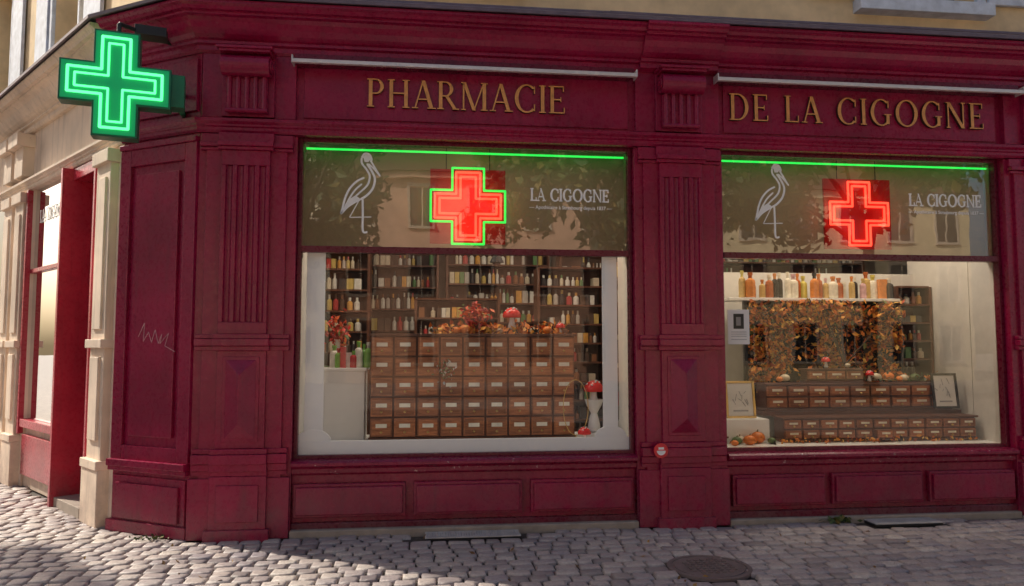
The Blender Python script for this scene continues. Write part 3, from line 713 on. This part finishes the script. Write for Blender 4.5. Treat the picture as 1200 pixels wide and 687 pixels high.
# ------------------------------------------------------------------ ground
w=MB(); s=120; w.add([(-s,-s,-.02),(s,-s,-.02),(s,s,-.02),(-s,s,-.02)],[(0,1,2,3)]); obj(w,'ground',M_ground)
w=MB()
def inside(x,y):
    if x>-1.95 and y>-.05 and x<XR: return True
    p=Vector((x,y))
    if (p-B).dot(Vector((dch.y,-dch.x)))>.0 and (p-C).dot(Vector((d3.y,-d3.x)))>.0 and y>0: return True
    return False
y=-4.6; row=0
while y<4.8:
    dy=rr(.115,.14); x=-7.5+rr(0,.15)
    while x<9:
        dx=rr(.12,.185); 
        yy=y+.035*math.sin(x*1.3+1.0)+.02*math.sin(x*3.1+row*.3); cx=x+dx/2+ .03*math.sin(y*3); cy=yy+dy/2
        if not inside(cx,cy) and (cx-2.07)**2+(cy+1.25)**2>.31**2 and not (x+dx>.0 and x<.86 and -.29<cy<0) and not (x+dx>3.99 and x<4.69 and -.27<cy<0):
            g=.0065; hx=dx/2-g; hy=dy/2-g; z=rr(-.006,.006); tx=rr(-.03,.03); ty=rr(-.04,.04); rot=rr(-.06,.06)
            vs=[]
            for (k,zz) in ((1.0,-.03),(1.0,-.008),(.93,.002),(.68,.006)):
                for (a,b) in ((-1,-1),(1,-1),(1,1),(-1,1)):
                    j=rr(.90,1.04) if zz>-.03 else 1
                    px=a*hx*k*j; py=b*hy*k*j
                    vs.append((cx+px-py*rot,cy+py+px*rot,z+zz+px*tx+py*ty))
            fs=[]
            for l in range(3):
                for i in range(4): k2=(i+1)%4; fs.append((l*4+i,l*4+k2,(l+1)*4+k2,(l+1)*4+i))
            fs.append((12,13,14,15)); w.add(vs,fs)
        x+=dx
    y+=dy; row+=1
obj(w,'cobblestone_paving',M_sett,smooth=True)

# ------------------------------------------------------------------ opposite side of the square (seen in reflections), added shadow blocker
def house(name,P0,P1,depth,h,col,floors,wsp=2.4,roofc=(.12,.06,.04)):
    a=Vector(P0);b=Vector(P1);d=(b-a);Ln=d.length;d.normalize();n=Vector((-d.y,d.x))
    def X(s_,dp,z): p=a+d*s_+n*dp; return (p.x,p.y,z)
    e=empty(name); w=MB(X); w.box(0,Ln,0,depth,0,h); w.box(-.1,Ln+.1,-.25,depth,h,h+.3)
    obj(w,'walls',plain('render_'+name,col,.85,sc_=2),e)
    w=MB(X); w.add([(-.2,-.4,h+.3),(Ln+.2,-.4,h+.3),(Ln+.2,depth,h+.3),(-.2,depth,h+.3),(.0,depth*.5,h+3.5),(Ln,depth*.5,h+3.5)],[(0,1,5,4),(2,3,4,5),(1,2,5),(3,0,4)]); obj(w,'roof',plain('tiles',roofc,.8),e)
    w=MB(X); fh=h/floors; n_=int(Ln/wsp)
    for f_ in range(floors):
        for i in range(n_):
            c=(i+.5)*Ln/n_; z=f_*fh+.9
            w.box(c-.5,c+.5,-.02,.0,z,z+fh*.58,0); w.box(c-.03,c+.03,-.045,-.02,z,z+fh*.58,1); w.box(c-.62,c+.62,-.1,0,z-.12,z-.001,1)
            w.box(c-.62,c-.5,-.05,0,z,z+fh*.6,1); w.box(c+.5,c+.62,-.05,0,z,z+fh*.6,1); w.box(c-.62,c+.62,-.06,0,z+fh*.6,z+fh*.6+.12,1)
    obj(w,'windows',[plain('dark_pane',(.03,.04,.05),.1,bmp=0),plain('surround',(.6,.5,.4),.7)],e)
house('townhouse',(26,-26),(9,-26),8,8.5,(.80,.66,.42),3)
house('townhouse',(9,-26.4),(-4,-26.4),8,9,(.76,.46,.32),3)
house('townhouse',(-4,-26),(-24,-26),8,9.5,(.82,.72,.54),4)
sh=Vector((-.86,.51)).normalized()
c0=Vector((-3.55,-.15))+sh*16
c1=c0-d3*9
house('shadow_blocker_house',(c1.x,c1.y),(c0.x,c0.y),9,12.5,(.62,.50,.36),4)  # unseen house, added to shade the paving below the sunlit strip
def tree(name,x,y,h,cr,n=5500):
    e=empty(name,loc=(0,0,0)); w=MB(); w.tube((x,y,-.02),(x+.1,y,h*.45),(.22,.15),10)
    for i in range(9):
        a=i*2.4; z=h*rr(.35,.5); q=(x+math.cos(a)*cr*.7,y+math.sin(a)*cr*.7,z+h*rr(.15,.4)); w.tube((x+.08,y,z),q,(.09,.03),7)
    obj(w,'trunk_and_limbs',M_bark,e)
    cl=[(x+rr(-1,1)*cr*.8,y+rr(-1,1)*cr*.8,h*rr(.42,.95)) for _ in range(36)]
    def g():
        c=random.choice(cl); v=Vector((random.gauss(0,1),random.gauss(0,1),random.gauss(0,.7))).normalized()*cr*.30*rr(.4,1); return (c[0]+v.x,c[1]+v.y,c[2]+v.z)
    o=foliage('crown',g,n,.15,M_tleaf); o.parent=e
tree('plane_tree',4.4,-12.2,10.5,3.2,9000); tree('plane_tree',-3.6,-15,10,2.8,6500); tree('plane_tree',12.5,-13,11,3.6,9000)

# ------------------------------------------------------------------ light, world, camera
el=math.radians(38); S=Vector((sh.x*math.cos(el),sh.y*math.cos(el),math.sin(el)))
sl=bpy.data.lights.new('sun','SUN'); sl.energy=5; sl.angle=math.radians(.5); sl.color=(1,.92,.78)
so=bpy.data.objects.new('sun',sl); so.rotation_euler=S.to_track_quat('Z','Y').to_euler(); sc.collection.objects.link(so)
W=bpy.data.worlds.new('World'); sc.world=W; W.use_nodes=True; nt=W.node_tree; bg=nt.nodes['Background']
sk=nt.nodes.new('ShaderNodeTexSky'); sk.sky_type='NISHITA'; sk.sun_disc=False; sk.sun_elevation=el; sk.sun_rotation=math.atan2(S.x,S.y)%(2*math.pi); sk.dust_density=5; sk.ozone_density=.5; sk.air_density=.9
nt.links.new(sk.outputs[0],bg.inputs[0]); bg.inputs[1].default_value=.14
cd=bpy.data.cameras.new('camera'); cd.sensor_width=36; cd.lens=26.4; cd.clip_end=400; cd.clip_start=.05
co=bpy.data.objects.new('camera',cd); co.location=(0,-6.6,1.6); co.rotation_euler=(math.radians(94.03),0,math.radians(-6.75)); sc.collection.objects.link(co); sc.camera=co
